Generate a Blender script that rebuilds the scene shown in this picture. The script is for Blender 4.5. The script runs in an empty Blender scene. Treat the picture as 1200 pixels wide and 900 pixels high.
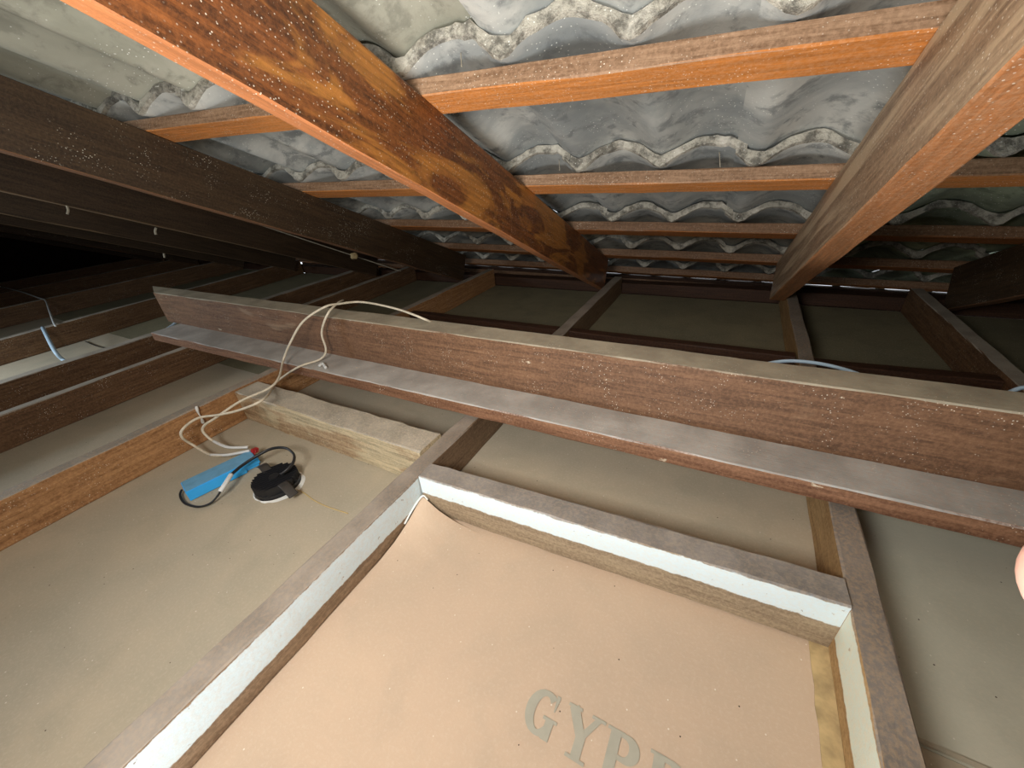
import bpy, bmesh, math, random
from mathutils import Vector, Matrix, noise

random.seed(7)
C = bpy.context.scene.collection
S = 0.5            # metres per layout unit (the lens is one unit above the ceiling boards)
H = 1.0            # lens height in layout units

# ------------------------------------------------------------------ camera
XR = Vector((0.8766398, 0.4748345, -0.0776843))      # camera right in the room
DN = Vector((0.1708727, -0.4581736, -0.8722840))     # camera down
FW = Vector((-0.4497835, 0.7514047, -0.4827896))     # camera forward
cam_data = bpy.data.cameras.new('camera')
cam = bpy.data.objects.new('camera', cam_data)
C.objects.link(cam)
cam_data.sensor_width = 36.0
cam_data.lens = 451.0 / 1200.0 * 36.0
cam_data.clip_start = 0.01
cam_data.clip_end = 60
cam.matrix_world = Matrix((
    (XR.x, -DN.x, -FW.x, 0), (XR.y, -DN.y, -FW.y, 0), (XR.z, -DN.z, -FW.z, H * S), (0, 0, 0, 1)))
bpy.context.scene.camera = cam

# ------------------------------------------------------------------ world and lamps
w = bpy.data.worlds.new('sky')
bpy.context.scene.world = w
w.use_nodes = True
w.node_tree.nodes['Background'].inputs[0].default_value = (0.86, 0.93, 1.0, 1)
w.node_tree.nodes['Background'].inputs[1].default_value = 1.4


def area(name, loc, target, sx, sy, power, col):
    d = bpy.data.lights.new(name, 'AREA')
    d.shape = 'RECTANGLE'
    d.size = sx * S
    d.size_y = sy * S
    d.energy = power
    d.color = col
    o = bpy.data.objects.new(name, d)
    o.location = Vector(loc) * S
    o.rotation_euler = (Vector(target) - Vector(loc)).to_track_quat('-Z', 'Y').to_euler()
    C.objects.link(o)
    return o


area('inspection_lamp', (-0.42, -0.45, 1.22), (-0.8, 1.4, 0.75), 0.45, 0.35, 7.3, (1.0, 0.975, 0.935))
area('hatch_daylight', (-0.3, -0.95, 0.04), (-0.35, -0.6, 1.5), 1.2, 1.0, 15.0, (0.93, 0.97, 1.0))
area('left_opening_daylight', (-4.35, -0.75, 0.85), (-3.5, 0.6, 0.0), 0.6, 0.45, 6.5, (0.78, 0.90, 1.0))

vs = bpy.context.scene.view_settings
vs.view_transform = 'Standard'
vs.look = 'None'
vs.exposure = 0.0
vs.gamma = 1.0
vs.use_curve_mapping = False

# ------------------------------------------------------------------ layout helpers
PITCH = math.radians(23.5)
RD = Vector((0, math.cos(PITCH), -math.sin(PITCH)))   # down the roof slope
RN = Vector((0, math.sin(PITCH), math.cos(PITCH)))    # out of the roof
RC = Vector((0, 0, H))


def roof(x, t, b):
    return Vector((x, 0, 0)) + RC + RD * t + RN * b


def ray(u, v):
    return (XR * (u - 600) + DN * (v - 450) + FW * 451.0)


def on_z(u, v, z=0.0):
    d = ray(u, v)
    return RC + d * ((z - H) / d.z)


def on_y(u, v, y):
    d = ray(u, v)
    return RC + d * (y / d.y)


def on_x(u, v, x):
    d = ray(u, v)
    return RC + d * (x / d.x)


def link(name, mesh, mat=None, parent=None):
    o = bpy.data.objects.new(name, mesh)
    C.objects.link(o)
    if mat is not None and not mesh.materials:
        mesh.materials.append(mat)
    if parent is not None:
        o.parent = parent
    return o


def tag(o, label, cat, group=None):
    o['label'] = label
    o['category'] = cat
    if group:
        o['group'] = group
    return o


def structure(o):
    o['kind'] = 'structure'
    return o


def empty(name, loc=(0, 0, 0)):
    o = bpy.data.objects.new(name, None)
    o.empty_display_size = 0.05
    o.location = loc
    C.objects.link(o)
    return o


def mesh_of(name, verts, faces, smooth=False):
    m = bpy.data.meshes.new(name)
    m.from_pydata([tuple(v) for v in verts], [], faces)
    m.update()
    if smooth:
        for p in m.polygons:
            p.use_smooth = True
    return m


# ------------------------------------------------------------------ materials
def rgb(r, g, b):
    def f(c):
        c /= 255.0
        return c / 12.92 if c <= 0.04045 else ((c + 0.055) / 1.055) ** 2.4
    return (f(r), f(g), f(b), 1)


class NT:
    def __init__(self, name):
        self.m = bpy.data.materials.new(name)
        self.m.use_nodes = True
        self.t = self.m.node_tree
        self.b = self.t.nodes['Principled BSDF']

    def n(self, kind, **kw):
        x = self.t.nodes.new(kind)
        for k, v in kw.items():
            setattr(x, k, v)
        return x

    def l(self, a, b):
        self.t.links.new(a, b)

    def val(self, sock, v):
        if isinstance(v, bpy.types.NodeSocket):
            self.l(v, sock)
        else:
            sock.default_value = v

    def math(self, op, a, b=0.5, c=None):
        x = self.n('ShaderNodeMath', operation=op)
        self.val(x.inputs[0], a)
        self.val(x.inputs[1], b)
        if c is not None:
            self.val(x.inputs[2], c)
        return x.outputs[0]

    def ramp(self, fac, lo, hi):
        x = self.n('ShaderNodeMapRange')
        x.interpolation_type = 'SMOOTHSTEP'
        self.l(fac, x.inputs[0])
        x.inputs[1].default_value = lo
        x.inputs[2].default_value = hi
        return x.outputs[0]

    def mix(self, fac, a, b, mode='MIX'):
        x = self.n('ShaderNodeMix', data_type='RGBA', blend_type=mode)
        self.val(x.inputs[0], fac)
        self.val(x.inputs[6], a)
        self.val(x.inputs[7], b)
        return x.outputs[2]

    def coord(self, scale=(1, 1, 1), out='Object', loc=(0, 0, 0)):
        tc = self.n('ShaderNodeTexCoord')
        mp = self.n('ShaderNodeMapping')
        mp.inputs['Scale'].default_value = scale
        mp.inputs['Location'].default_value = loc
        self.l(tc.outputs[out], mp.inputs[0])
        return mp.outputs[0]

    def noise(self, vec, scale, detail=4, rough=0.6, dist=0.0):
        x = self.n('ShaderNodeTexNoise')
        self.l(vec, x.inputs['Vector'])
        x.inputs['Scale'].default_value = scale
        x.inputs['Detail'].default_value = detail
        x.inputs['Roughness'].default_value = rough
        x.inputs['Distortion'].default_value = dist
        return x.outputs[0]

    def specks(self, vec, scale, size):
        x = self.n('ShaderNodeTexVoronoi')
        self.l(vec, x.inputs['Vector'])
        x.inputs['Scale'].default_value = scale
        x.inputs['Randomness'].default_value = 1.0
        return self.math('LESS_THAN', x.outputs['Distance'], size)

    def bump(self, h, strength, dist=0.002):
        x = self.n('ShaderNodeBump')
        x.inputs['Strength'].default_value = strength
        x.inputs['Distance'].default_value = dist
        self.l(h, x.inputs['Height'])
        self.l(x.outputs[0], self.b.inputs['Normal'])


def wood(name, dark, light, under=None, top=None, speck=0.0, patch=None, streak=None,
         rough=0.62, spec=0.35, seed=0.0, band=None, bandx=9, splash=0, top_lo=0.35, patch_lo=0.55):
    """Sawn timber: grain runs along local X; dust lies on the local top; the
    underside and a painted band on one side can have colours of their own."""
    k = NT(name)
    off = (seed * 3.1, seed * 1.7, seed * 0.9)
    g = k.coord((2.2, 40, 40), loc=off)
    grain = k.noise(g, 4.0, 6, 0.65, 0.6)
    iso = k.coord((1, 1, 1), loc=off)
    long_ = k.coord((3, 12, 12), loc=off)
    blot = k.noise(long_, 1.6, 5, 0.6, 0.4)
    fine = k.noise(iso, 220, 3, 0.7)
    col = k.mix(k.ramp(grain, 0.32, 0.68), rgb(*dark), rgb(*light))
    col = k.mix(k.ramp(blot, 0.35, 0.72), col, k.mix(0.45, col, rgb(*dark)))
    if patch:
        pm = k.ramp(k.noise(k.coord((3.2, 9, 9), loc=off), 1.5, 5, 0.55, 1.0), patch_lo, patch_lo + 0.09)
        col = k.mix(pm, col, k.mix(k.ramp(grain, 0.3, 0.7), rgb(*[c * 0.72 for c in patch]), rgb(*patch)))
    if streak:
        sm = k.ramp(k.noise(k.coord((1.3, 26, 26), loc=off), 2.0, 6, 0.6, 0.5), 0.45, 0.62)
        col = k.mix(sm, col, rgb(*streak))
    tc = k.n('ShaderNodeTexCoord')
    sx = k.n('ShaderNodeSeparateXYZ')
    k.l(tc.outputs['Normal'], sx.inputs[0])
    nz = sx.outputs[2]
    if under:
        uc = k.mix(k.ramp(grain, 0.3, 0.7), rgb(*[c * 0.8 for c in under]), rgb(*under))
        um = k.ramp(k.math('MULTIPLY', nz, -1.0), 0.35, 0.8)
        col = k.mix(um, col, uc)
    if top:
        tn = k.noise(iso, 14, 5, 0.6)
        tcx = k.mix(k.ramp(tn, 0.3, 0.7), rgb(*[c * 0.82 for c in top]), rgb(*top))
        col = k.mix(k.ramp(k.math('ADD', nz, k.math('MULTIPLY', k.math('SUBTRACT', fine, 0.5), 0.5)), top_lo, top_lo + 0.35), col, tcx)
    if band:
        (z0, z1, side, bc) = band
        op = k.n('ShaderNodeSeparateXYZ')
        k.l(tc.outputs['Object'], op.inputs[0])
        wob = k.math('MULTIPLY', k.math('SUBTRACT', k.noise(iso, 60, 4, 0.7), 0.5), 0.008)
        zz = k.math('ADD', op.outputs[2], wob)
        bm_ = k.math('MULTIPLY', k.ramp(zz, z0 * S - 0.001, z0 * S + 0.001), k.math('SUBTRACT', 1.0, k.ramp(zz, z1 * S - 0.001, z1 * S + 0.001)))
        sd = k.math('MULTIPLY', bm_, k.ramp(k.math('MULTIPLY', sx.outputs[1], side), 0.4, 0.8))
        sd = k.math('MULTIPLY', sd, k.ramp(k.noise(iso, 90, 4, 0.7), 0.26, 0.34))
        sd = k.math('MULTIPLY', sd, k.math('LESS_THAN', op.outputs[0], bandx * S))
        col = k.mix(sd, col, rgb(*bc))
    col = k.mix(k.math('MULTIPLY', k.ramp(fine, 0.35, 0.7), 0.22), col, rgb(*[min(255, c * 1.3 + 20) for c in light]))
    if speck:
        col = k.mix(k.math('MULTIPLY', k.specks(iso, 230, 0.17), k.ramp(k.noise(iso, 22, 3, 0.6), 0.5 - speck * 0.2, 0.75)), col, rgb(245, 235, 215))
    if splash:
        sp = k.ramp(k.noise(k.coord((8, 22, 22), loc=off), 1.9, 8, 0.72), 0.665, 0.69)
        col = k.mix(k.math('MULTIPLY', sp, 0.8), col, rgb(222, 206, 178))
    k.l(col, k.b.inputs['Base Color'])
    k.b.inputs['Roughness'].default_value = rough
    k.b.inputs['Specular IOR Level'].default_value = spec
    k.bump(k.math('ADD', grain, k.math('MULTIPLY', fine, 0.7)), 0.35, 0.0015)
    return k.m


def tile_mat(name, base, pale, stain, seed, crust=False):
    k = NT(name)
    tc = k.n('ShaderNodeTexCoord')
    oi = k.n('ShaderNodeObjectInfo')
    geo = k.n('ShaderNodeNewGeometry')
    vm = k.n('ShaderNodeVectorMath', operation='ADD')
    k.l(geo.outputs['Position'], vm.inputs[0])
    vm.inputs[1].default_value = (seed, seed * 2, 0)
    v = vm.outputs[0]
    big = k.noise(v, 5, 5, 0.6, 0.5)
    mid = k.noise(v, 22, 5, 0.65, 0.3)
    fine = k.noise(v, 240, 3, 0.7)
    col = k.mix(k.ramp(big, 0.36, 0.64), rgb(*base), rgb(*pale))
    col = k.mix(k.math('MULTIPLY', k.ramp(mid, 0.5, 0.66), 0.7), col, rgb(*stain))
    rv = k.math('MULTIPLY', oi.outputs['Random'], 0.35)
    col = k.mix(rv, col, rgb(*[c * 0.75 for c in base]))
    if crust:
        col = k.mix(k.math('MULTIPLY', k.ramp(k.noise(v, 34, 6, 0.75), 0.42, 0.62), 0.85), col, rgb(*[c * 0.5 for c in base]))
        col = k.mix(k.math('MULTIPLY', k.ramp(k.noise(v, 25, 5, 0.7), 0.5, 0.7), 0.7), col, rgb(214, 208, 194))
    col = k.mix(k.math('MULTIPLY', k.specks(v, 150, 0.14), k.ramp(k.noise(v, 12, 3), 0.42, 0.6)), col, rgb(236, 236, 226))
    k.l(col, k.b.inputs['Base Color'])
    k.b.inputs['Roughness'].default_value = 0.85
    k.b.inputs['Specular IOR Level'].default_value = 0.25
    k.bump(k.math('ADD', k.math('MULTIPLY', mid, 1.2), k.math('MULTIPLY', fine, 0.4 if not crust else 1.2)), 0.6 if crust else 0.3, 0.004 if crust else 0.002)
    return k.m


def paper(name, a, b, c, seed):
    k = NT(name)
    v = k.coord((1, 1, 1), loc=(seed, seed * 1.3, 0))
    n1 = k.noise(v, 3.0, 4, 0.55)
    n2 = k.noise(v, 11, 5, 0.6, 0.4)
    n3 = k.noise(v, 260, 3, 0.7)
    col = k.mix(k.ramp(n1, 0.35, 0.65), rgb(*a), rgb(*b))
    col = k.mix(k.math('MULTIPLY', k.ramp(n2, 0.42, 0.7), 0.5), col, rgb(*c))
    col = k.mix(k.math('MULTIPLY', k.ramp(n3, 0.45, 0.75), 0.18), col, rgb(225, 212, 190))
    col = k.mix(k.specks(v, 42, 0.035), col, rgb(70, 60, 50))
    col = k.mix(k.math('MULTIPLY', k.specks(k.coord(loc=(5 + seed, 2, 1)), 60, 0.05), 0.7), col, rgb(235, 228, 215))
    k.l(col, k.b.inputs['Base Color'])
    k.b.inputs['Roughness'].default_value = 0.8
    k.b.inputs['Specular IOR Level'].default_value = 0.2
    k.bump(k.math('ADD', n2, k.math('MULTIPLY', n3, 0.25)), 0.2, 0.003)
    return k.m


def plain(name, col, rough=0.5, spec=0.4, mottle=0.0, metallic=0.0, scale=60):
    k = NT(name)
    v = k.coord()
    n = k.noise(v, scale, 4, 0.6)
    c = k.mix(k.math('MULTIPLY', k.ramp(n, 0.35, 0.7), mottle), rgb(*col), rgb(*[x * 0.55 for x in col]))
    k.l(c, k.b.inputs['Base Color'])
    k.b.inputs['Roughness'].default_value = rough
    k.b.inputs['Specular IOR Level'].default_value = spec
    k.b.inputs['Metallic'].default_value = metallic
    return k.m


M = {}
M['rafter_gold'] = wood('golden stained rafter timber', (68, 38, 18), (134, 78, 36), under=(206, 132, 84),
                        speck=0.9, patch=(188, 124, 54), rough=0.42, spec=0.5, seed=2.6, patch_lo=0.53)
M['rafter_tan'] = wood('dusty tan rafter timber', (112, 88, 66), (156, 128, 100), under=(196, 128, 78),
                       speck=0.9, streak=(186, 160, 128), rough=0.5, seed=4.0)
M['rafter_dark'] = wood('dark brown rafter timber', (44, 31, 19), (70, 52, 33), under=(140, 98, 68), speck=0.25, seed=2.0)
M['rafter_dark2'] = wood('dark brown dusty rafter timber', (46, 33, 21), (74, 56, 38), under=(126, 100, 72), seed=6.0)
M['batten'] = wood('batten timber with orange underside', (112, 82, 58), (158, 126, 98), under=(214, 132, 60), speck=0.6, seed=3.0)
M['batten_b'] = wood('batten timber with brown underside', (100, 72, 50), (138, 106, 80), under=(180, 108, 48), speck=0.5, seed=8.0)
M['strong'] = wood('reddish brown beam timber', (84, 58, 40), (126, 92, 66), top=(186, 178, 156), speck=0.2, splash=1, seed=5.0, patch=(150, 122, 96), patch_lo=0.62)
M['flat'] = wood('beam timber under grey dust', (98, 64, 44), (146, 106, 78), top=(192, 192, 186), speck=0.15, splash=1, seed=7.0)
M['joist'] = wood('brown joist timber', (78, 54, 36), (120, 90, 62), top=(182, 174, 160), speck=0.3, seed=9.0)
M['joist_red'] = wood('reddish joist timber', (128, 88, 54), (176, 132, 88), top=(164, 158, 146), speck=0.3, seed=10.0)
M['joist_band'] = wood('joist timber with whitewash band facing right', (106, 84, 64), (142, 118, 92), top=(164, 154, 142),
                       seed=11.0, band=(-0.022, 0.068, -1, (204, 218, 222)), bandx=2.57)
M['joist_band2'] = wood('joist timber with cream band facing left', (132, 100, 62), (168, 136, 92), top=(142, 134, 126),
                        seed=12.0, band=(-0.030, 0.068, 1, (208, 214, 198)), bandx=2.62)
M['nog_band'] = wood('nogging timber with whitewash band', (116, 98, 78), (152, 134, 108), top=(150, 144, 138),
                     seed=13.0, band=(0.006, 0.074, -1, (204, 218, 222)), bandx=9)
M['nog_old'] = wood('weathered nogging timber', (142, 112, 84), (192, 164, 130), top=(190, 180, 164), speck=0.9, patch=(222, 204, 168), seed=14.0, patch_lo=0.5)
M['plate'] = wood('dark wall plate timber', (48, 30, 20), (74, 48, 32), seed=15.0)
M['tile'] = tile_mat('grey concrete tile', (158, 161, 158), (218, 216, 206), (118, 121, 120), 1.0)
M['tile_green'] = tile_mat('grey concrete tile with green algae', (140, 148, 128), (176, 184, 152), (104, 116, 92), 3.0)
M['tile_mortar'] = tile_mat('greenish beige mortared tile', (162, 160, 142), (194, 190, 172), (136, 134, 120), 9.0)
M['tile_edge'] = tile_mat('crusted tile edge', (172, 166, 152), (200, 194, 178), (124, 116, 102), 5.0, crust=True)
M['paper_warm'] = paper('pinkish tan board paper', (208, 182, 156), (200, 176, 152), (188, 168, 146), 1.0)
M['paper_grey'] = paper('grey tan board paper', (190, 176, 152), (178, 168, 148), (166, 158, 138), 4.0)
M['paper_olive'] = paper('grey olive board paper', (204, 200, 180), (192, 190, 172), (178, 176, 158), 7.0)
M['paper_far'] = paper('olive board paper with painted shade', (142, 134, 106), (130, 124, 100), (116, 112, 90), 9.0)  # darkened copy for boards beyond the beam: their shade is put into the colour
M['print'] = plain('faded grey green print', (176, 172, 156), 0.85, 0.1, 0.12)
M['brick'] = plain('dark gable brick', (46, 34, 28), 0.95, 0.1, 0.6, scale=18)
M['cable'] = plain('cream cable sheath', (222, 210, 186), 0.45, 0.4, 0.25, scale=90)
M['cable_white'] = plain('white cable sheath', (226, 228, 226), 0.4, 0.4, 0.1)
M['cable_blue'] = plain('pale blue cable sheath', (190, 214, 232), 0.4, 0.4, 0.1)
M['cable_black'] = plain('black rubber cable', (34, 34, 36), 0.45, 0.5, 0.1)
M['blue'] = plain('bright blue plastic', (60, 178, 250), 0.35, 0.5, 0.06)
M['blue_dusty'] = plain('blue plastic under dust', (112, 166, 200), 0.6, 0.3, 0.2)
M['red'] = plain('red plastic', (178, 40, 44), 0.4, 0.5, 0.1)
M['black'] = plain('black aluminium', (30, 30, 33), 0.4, 0.5, 0.3)
M['steel'] = plain('dull spring steel', (62, 58, 54), 0.5, 0.5, 0.3)
M['white'] = plain('white plaster', (232, 232, 226), 0.7, 0.3, 0.15)
M['web'] = plain('grey cobweb and dust', (178, 168, 148), 0.95, 0.05, 0.3)
M['tape'] = plain('stained cream paper tape', (206, 180, 132), 0.8, 0.2, 0.55, scale=34)


# ------------------------------------------------------------------ beams
def beam_mesh(name, length, w_, h_, segs=24, jit=0.0012, ch=0.0018, skew0=0.0, skew1=0.0, topskew0=0.0, seed=0):
    """Rectangular timber along +X, centred in Y and Z, small worn chamfers and
    slightly wandering arrises. skewN slants the end cut in plan."""
    hw, hh = w_ / 2, h_ / 2
    ring = [(-hw + ch, -hh), (hw - ch, -hh), (hw, -hh + ch), (hw, hh - ch), (hw - ch, hh), (-hw + ch, hh), (-hw, hh - ch), (-hw, -hh + ch)]
    vs_, fs = [], []
    for i in range(segs + 1):
        f = i / segs
        x = f * length
        for j, (y, z) in enumerate(ring):
            n_ = noise.noise(Vector((x * 9 + seed * 11, j // 2 * 3.7, seed))) * jit
            m_ = noise.noise(Vector((x * 7 + seed * 5, j // 2 * 1.9 + 40, seed))) * jit
            fine = noise.noise(Vector((x * 60, j * 2.1, seed))) * jit * 0.5
            xx = x
            if i == 0:
                xx += skew0 * y / max(hw, 1e-6) * 0.5 + topskew0 * z / max(hh, 1e-6) * 0.5
            if i == segs:
                xx += skew1 * y / max(hw, 1e-6) * 0.5
            vs_.append((xx, y + n_ + fine, z + m_ + fine))
    for i in range(segs):
        for j in range(8):
            a = i * 8 + j
            b = i * 8 + (j + 1) % 8
            fs.append((a, a + 8, b + 8, b))
    fs.append(tuple(range(8)))
    fs.append(tuple(segs * 8 + j for j in reversed(range(8))))
    me = mesh_of(name, vs_, fs)
    bm = bmesh.new()
    bm.from_mesh(me)
    bmesh.ops.recalc_face_normals(bm, faces=bm.faces)
    bm.to_mesh(me)
    bm.free()
    return me


def beam(name, p0, p1, w_, h_, mat, up=(0, 0, 1), parent=None, **kw):
    """p0, p1: centre-line ends in layout units; w_, h_ in layout units."""
    a, b = Vector(p0) * S, Vector(p1) * S
    X = (b - a).normalized()
    U = Vector(up)
    Y = U.cross(X).normalized()
    Z = X.cross(Y).normalized()
    me = beam_mesh(name, (b - a).length, w_ * S, h_ * S, seed=random.random() * 9, **kw)
    o = link(name, me, mat, parent)
    o.matrix_world = Matrix(((X.x, Y.x, Z.x, a.x), (X.y, Y.y, Z.y, a.y), (X.z, Y.z, Z.z, a.z), (0, 0, 0, 1)))
    return o


def tube_mesh(name, pts, r, sides=10, closed_ends=True, flat=1.0, sub=6):
    """Smooth tube through pts (metres)."""
    P = [Vector(p) for p in pts]
    dense = []
    n_ = len(P)
    for i in range(n_ - 1):
        p0, p1, p2, p3 = P[max(i - 1, 0)], P[i], P[i + 1], P[min(i + 2, n_ - 1)]
        for q in range(sub):
            t = q / sub
            dense.append(0.5 * ((2 * p1) + (p2 - p0) * t + (2 * p0 - 5 * p1 + 4 * p2 - p3) * t * t + (3 * p1 - p0 - 3 * p2 + p3) * t ** 3))
    dense.append(P[-1])
    vs_, fs = [], []
    T0 = (dense[1] - dense[0]).normalized()
    ref = Vector((0, 0, 1)) if abs(T0.z) < 0.9 else Vector((1, 0, 0))
    A = T0.cross(ref).normalized()
    for i, p in enumerate(dense):
        T = (dense[min(i + 1, len(dense) - 1)] - dense[max(i - 1, 0)]).normalized()
        A = (A - T * A.dot(T)).normalized()
        B = T.cross(A)
        rr = r(i / (len(dense) - 1)) if callable(r) else r
        for k_ in range(sides):
            an = 2 * math.pi * k_ / sides
            vs_.append(p + A * math.cos(an) * rr + B * math.sin(an) * rr * flat)
    for i in range(len(dense) - 1):
        for k_ in range(sides):
            a = i * sides + k_
            b = i * sides + (k_ + 1) % sides
            fs.append((a, b, b + sides, a + sides))
    fs.append(tuple(reversed(range(sides))))
    fs.append(tuple((len(dense) - 1) * sides + k_ for k_ in range(sides)))
    return mesh_of(name, vs_, fs, True)


def box_mesh(name, sx, sy, sz, bev=0.0):
    bm = bmesh.new()
    bmesh.ops.create_cube(bm, size=1)
    for v in bm.verts:
        v.co = Vector((v.co.x * sx, v.co.y * sy, v.co.z * sz))
    if bev:
        bmesh.ops.bevel(bm, geom=bm.edges[:], offset=bev, segments=2, affect='EDGES')
    me = bpy.data.meshes.new(name)
    bm.to_mesh(me)
    bm.free()
    return me


# ================================================================== the shell
# ceiling boards (seen from above), one object per sheet between joists
ceiling = structure(empty('ceiling'))
TH = 0.024
DLc = Vector((-1.405, 0.514))      # downlight centre
DLr = 0.084


def sheet(x0, y0, x1, y1, mat, hole=None):
    g = 0.0006
    x0 += g; y0 += g; x1 -= g; y1 -= g
    vs_, fs = [], []
    if hole is None:
        nx, ny = max(1, int((x1 - x0) / 0.12)), max(1, int((y1 - y0) / 0.12))
        for zt in (0, -TH):
            for j in range(ny + 1):
                for i in range(nx + 1):
                    x = x0 + (x1 - x0) * i / nx
                    y = y0 + (y1 - y0) * j / ny
                    vs_.append(Vector((x, y, zt + noise.noise(Vector((x * 2, y * 2, 0))) * 0.0016 - 0.0012)) * S)
        off = (nx + 1) * (ny + 1)
        for j in range(ny):
            for i in range(nx):
                a = j * (nx + 1) + i
                fs.append((a, a + 1, a + nx + 2, a + nx + 1))
                fs.append((off + a, off + a + nx + 1, off + a + nx + 2, off + a + 1))
        for i in range(nx):
            fs.append((i, off + i, off + i + 1, i + 1))
            a = ny * (nx + 1) + i
            fs.append((a, a + 1, off + a + 1, off + a))
        for j in range(ny):
            a = j * (nx + 1)
            fs.append((a, a + nx + 1, off + a + nx + 1, off + a))
            a = a + nx
            fs.append((a, off + a, off + a + nx + 1, a + nx + 1))
    else:
        c, r = hole
        K = 32
        for zt in (0, -TH):
            for k_ in range(K):
                an = 2 * math.pi * k_ / K
                rr = r * (1 + 0.05 * math.sin(5 * an) + 0.03 * math.sin(9 * an + 1))
                vs_.append(Vector((c.x + rr * math.cos(an), c.y + rr * math.sin(an), zt)) * S)
            for k_ in range(K):
                an = 2 * math.pi * k_ / K
                dx, dy = math.cos(an), math.sin(an)
                tx = ((x1 if dx > 0 else x0) - c.x) / dx if abs(dx) > 1e-6 else 1e9
                ty = ((y1 if dy > 0 else y0) - c.y) / dy if abs(dy) > 1e-6 else 1e9
                tt = min(tx, ty)
                vs_.append(Vector((c.x + dx * tt, c.y + dy * tt, zt)) * S)
        for k_ in range(K):
            n_ = (k_ + 1) % K
            fs.append((k_, K + k_, K + n_, n_))
            fs.append((2 * K + k_, 2 * K + n_, 3 * K + n_, 3 * K + k_))
            fs.append((k_, n_, 2 * K + n_, 2 * K + k_))
            fs.append((K + k_, 3 * K + k_, 3 * K + n_, K + n_))
        for (ax, ay) in ((x0, y0), (x1, y0), (x1, y1), (x0, y1)):
            # corner triangles
            best = sorted(range(K), key=lambda q: (vs_[K + q].x / S - ax) ** 2 + (vs_[K + q].y / S - ay) ** 2)
            q0 = best[0]
            on_v = lambda q: abs(vs_[K + q].x / S - ax) < 1e-6
            ca = [q for q in best if on_v(q)][0]
            cb = [q for q in best if abs(vs_[K + q].y / S - ay) < 1e-6][0]
            if ca == cb:
                continue
            i0 = len(vs_)
            vs_.append(Vector((ax, ay, 0)) * S)
            vs_.append(Vector((ax, ay, -TH)) * S)
            fs.append((K + ca, i0, K + cb))
            fs.append((3 * K + ca, 3 * K + cb, i0 + 1))
    me = mesh_of('ceiling_board', vs_, fs)
    bm = bmesh.new()
    bm.from_mesh(me)
    bmesh.ops.recalc_face_normals(bm, faces=bm.faces)
    bm.to_mesh(me)
    bm.free()
    o = link('ceiling_board', me, mat, ceiling)
    return o


XL, XRT, YB, YE = -10.2, 3.4, -4.6, 3.32
bays = [(-10.2, -8.0, 'paper_grey'), (-8.0, -6.5, 'paper_grey'), (-6.5, -4.95, 'paper_grey'), (-4.95, -3.62, 'paper_grey'),
        (-3.62, -3.06, 'paper_grey'), (-3.06, -2.06, 'paper_grey'), (-2.06, -0.82, 'paper_grey'), (-0.82, 0.37, 'paper_warm'),
        (0.37, 1.03, 'paper_olive'), (1.03, 2.2, 'paper_olive'), (2.2, 3.4, 'paper_olive')]
HX0, HX1, HY0, HY1 = -0.82, 0.37, -1.7, -0.2     # the hatch the photographer stands in
for (a, b, mt) in bays:
    if a == -2.06:
        sheet(a, -1.7, b, 0.81, M[mt], hole=(DLc, DLr))
        sheet(a, 0.81, b, 2.06, M['paper_grey'])
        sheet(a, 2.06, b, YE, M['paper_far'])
        sheet(a, YB, b, -1.7, M[mt])
    elif a == -0.82:
        sheet(a, HY1, b, 0.76, M['paper_warm'])
        sheet(a, 0.76, b, 2.06, M['paper_grey'])
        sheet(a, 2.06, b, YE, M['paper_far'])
        sheet(a, YB, b, HY0, M[mt])
    elif a == 0.37:
        sheet(a, YB, b, 0.595, M['paper_grey'])
        sheet(a, 0.595, b, 2.04, M[mt])
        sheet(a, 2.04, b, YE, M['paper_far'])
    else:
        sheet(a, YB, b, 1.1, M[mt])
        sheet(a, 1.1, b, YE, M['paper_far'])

# lifted lip of board along the seam beside the right-hand joist
tp = link('seam_lip', box_mesh('seam_lip', 0.66 * S, 0.010 * S, 0.004 * S, 0.0006), M['paper_grey'], ceiling)
tp.location = Vector((0.73, 0.603, 0.003)) * S
# stained paper tape beside the joist
vs_, fs = [], []
for i in range(25):
    f = i / 24
    y = -0.2 + f * 0.94
    e = noise.noise(Vector((y * 30, 0, 3))) * 0.004
    vs_ += [Vector((0.302 + e, y, 0.002)) * S, Vector((0.349, y, 0.002)) * S, Vector((0.302 + e, y, 0.0)) * S]
for i in range(24):
    a = i * 3
    fs += [(a, a + 1, a + 4, a + 3), (a + 2, a, a + 3, a + 5)]
link('paper_tape', mesh_of('paper_tape', vs_, fs), M['tape'], ceiling)
# crease running from the downlight
cr = link('paper_crease', tube_mesh('paper_crease', [Vector((x, 0.525 + 0.006 * math.sin(x * 23), 0.001)) * S for x in (-1.36, -1.28, -1.2, -1.12, -1.03)], 0.0011, 6), plain('yellowed crease', (196, 172, 120), 0.8), ceiling)

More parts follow.
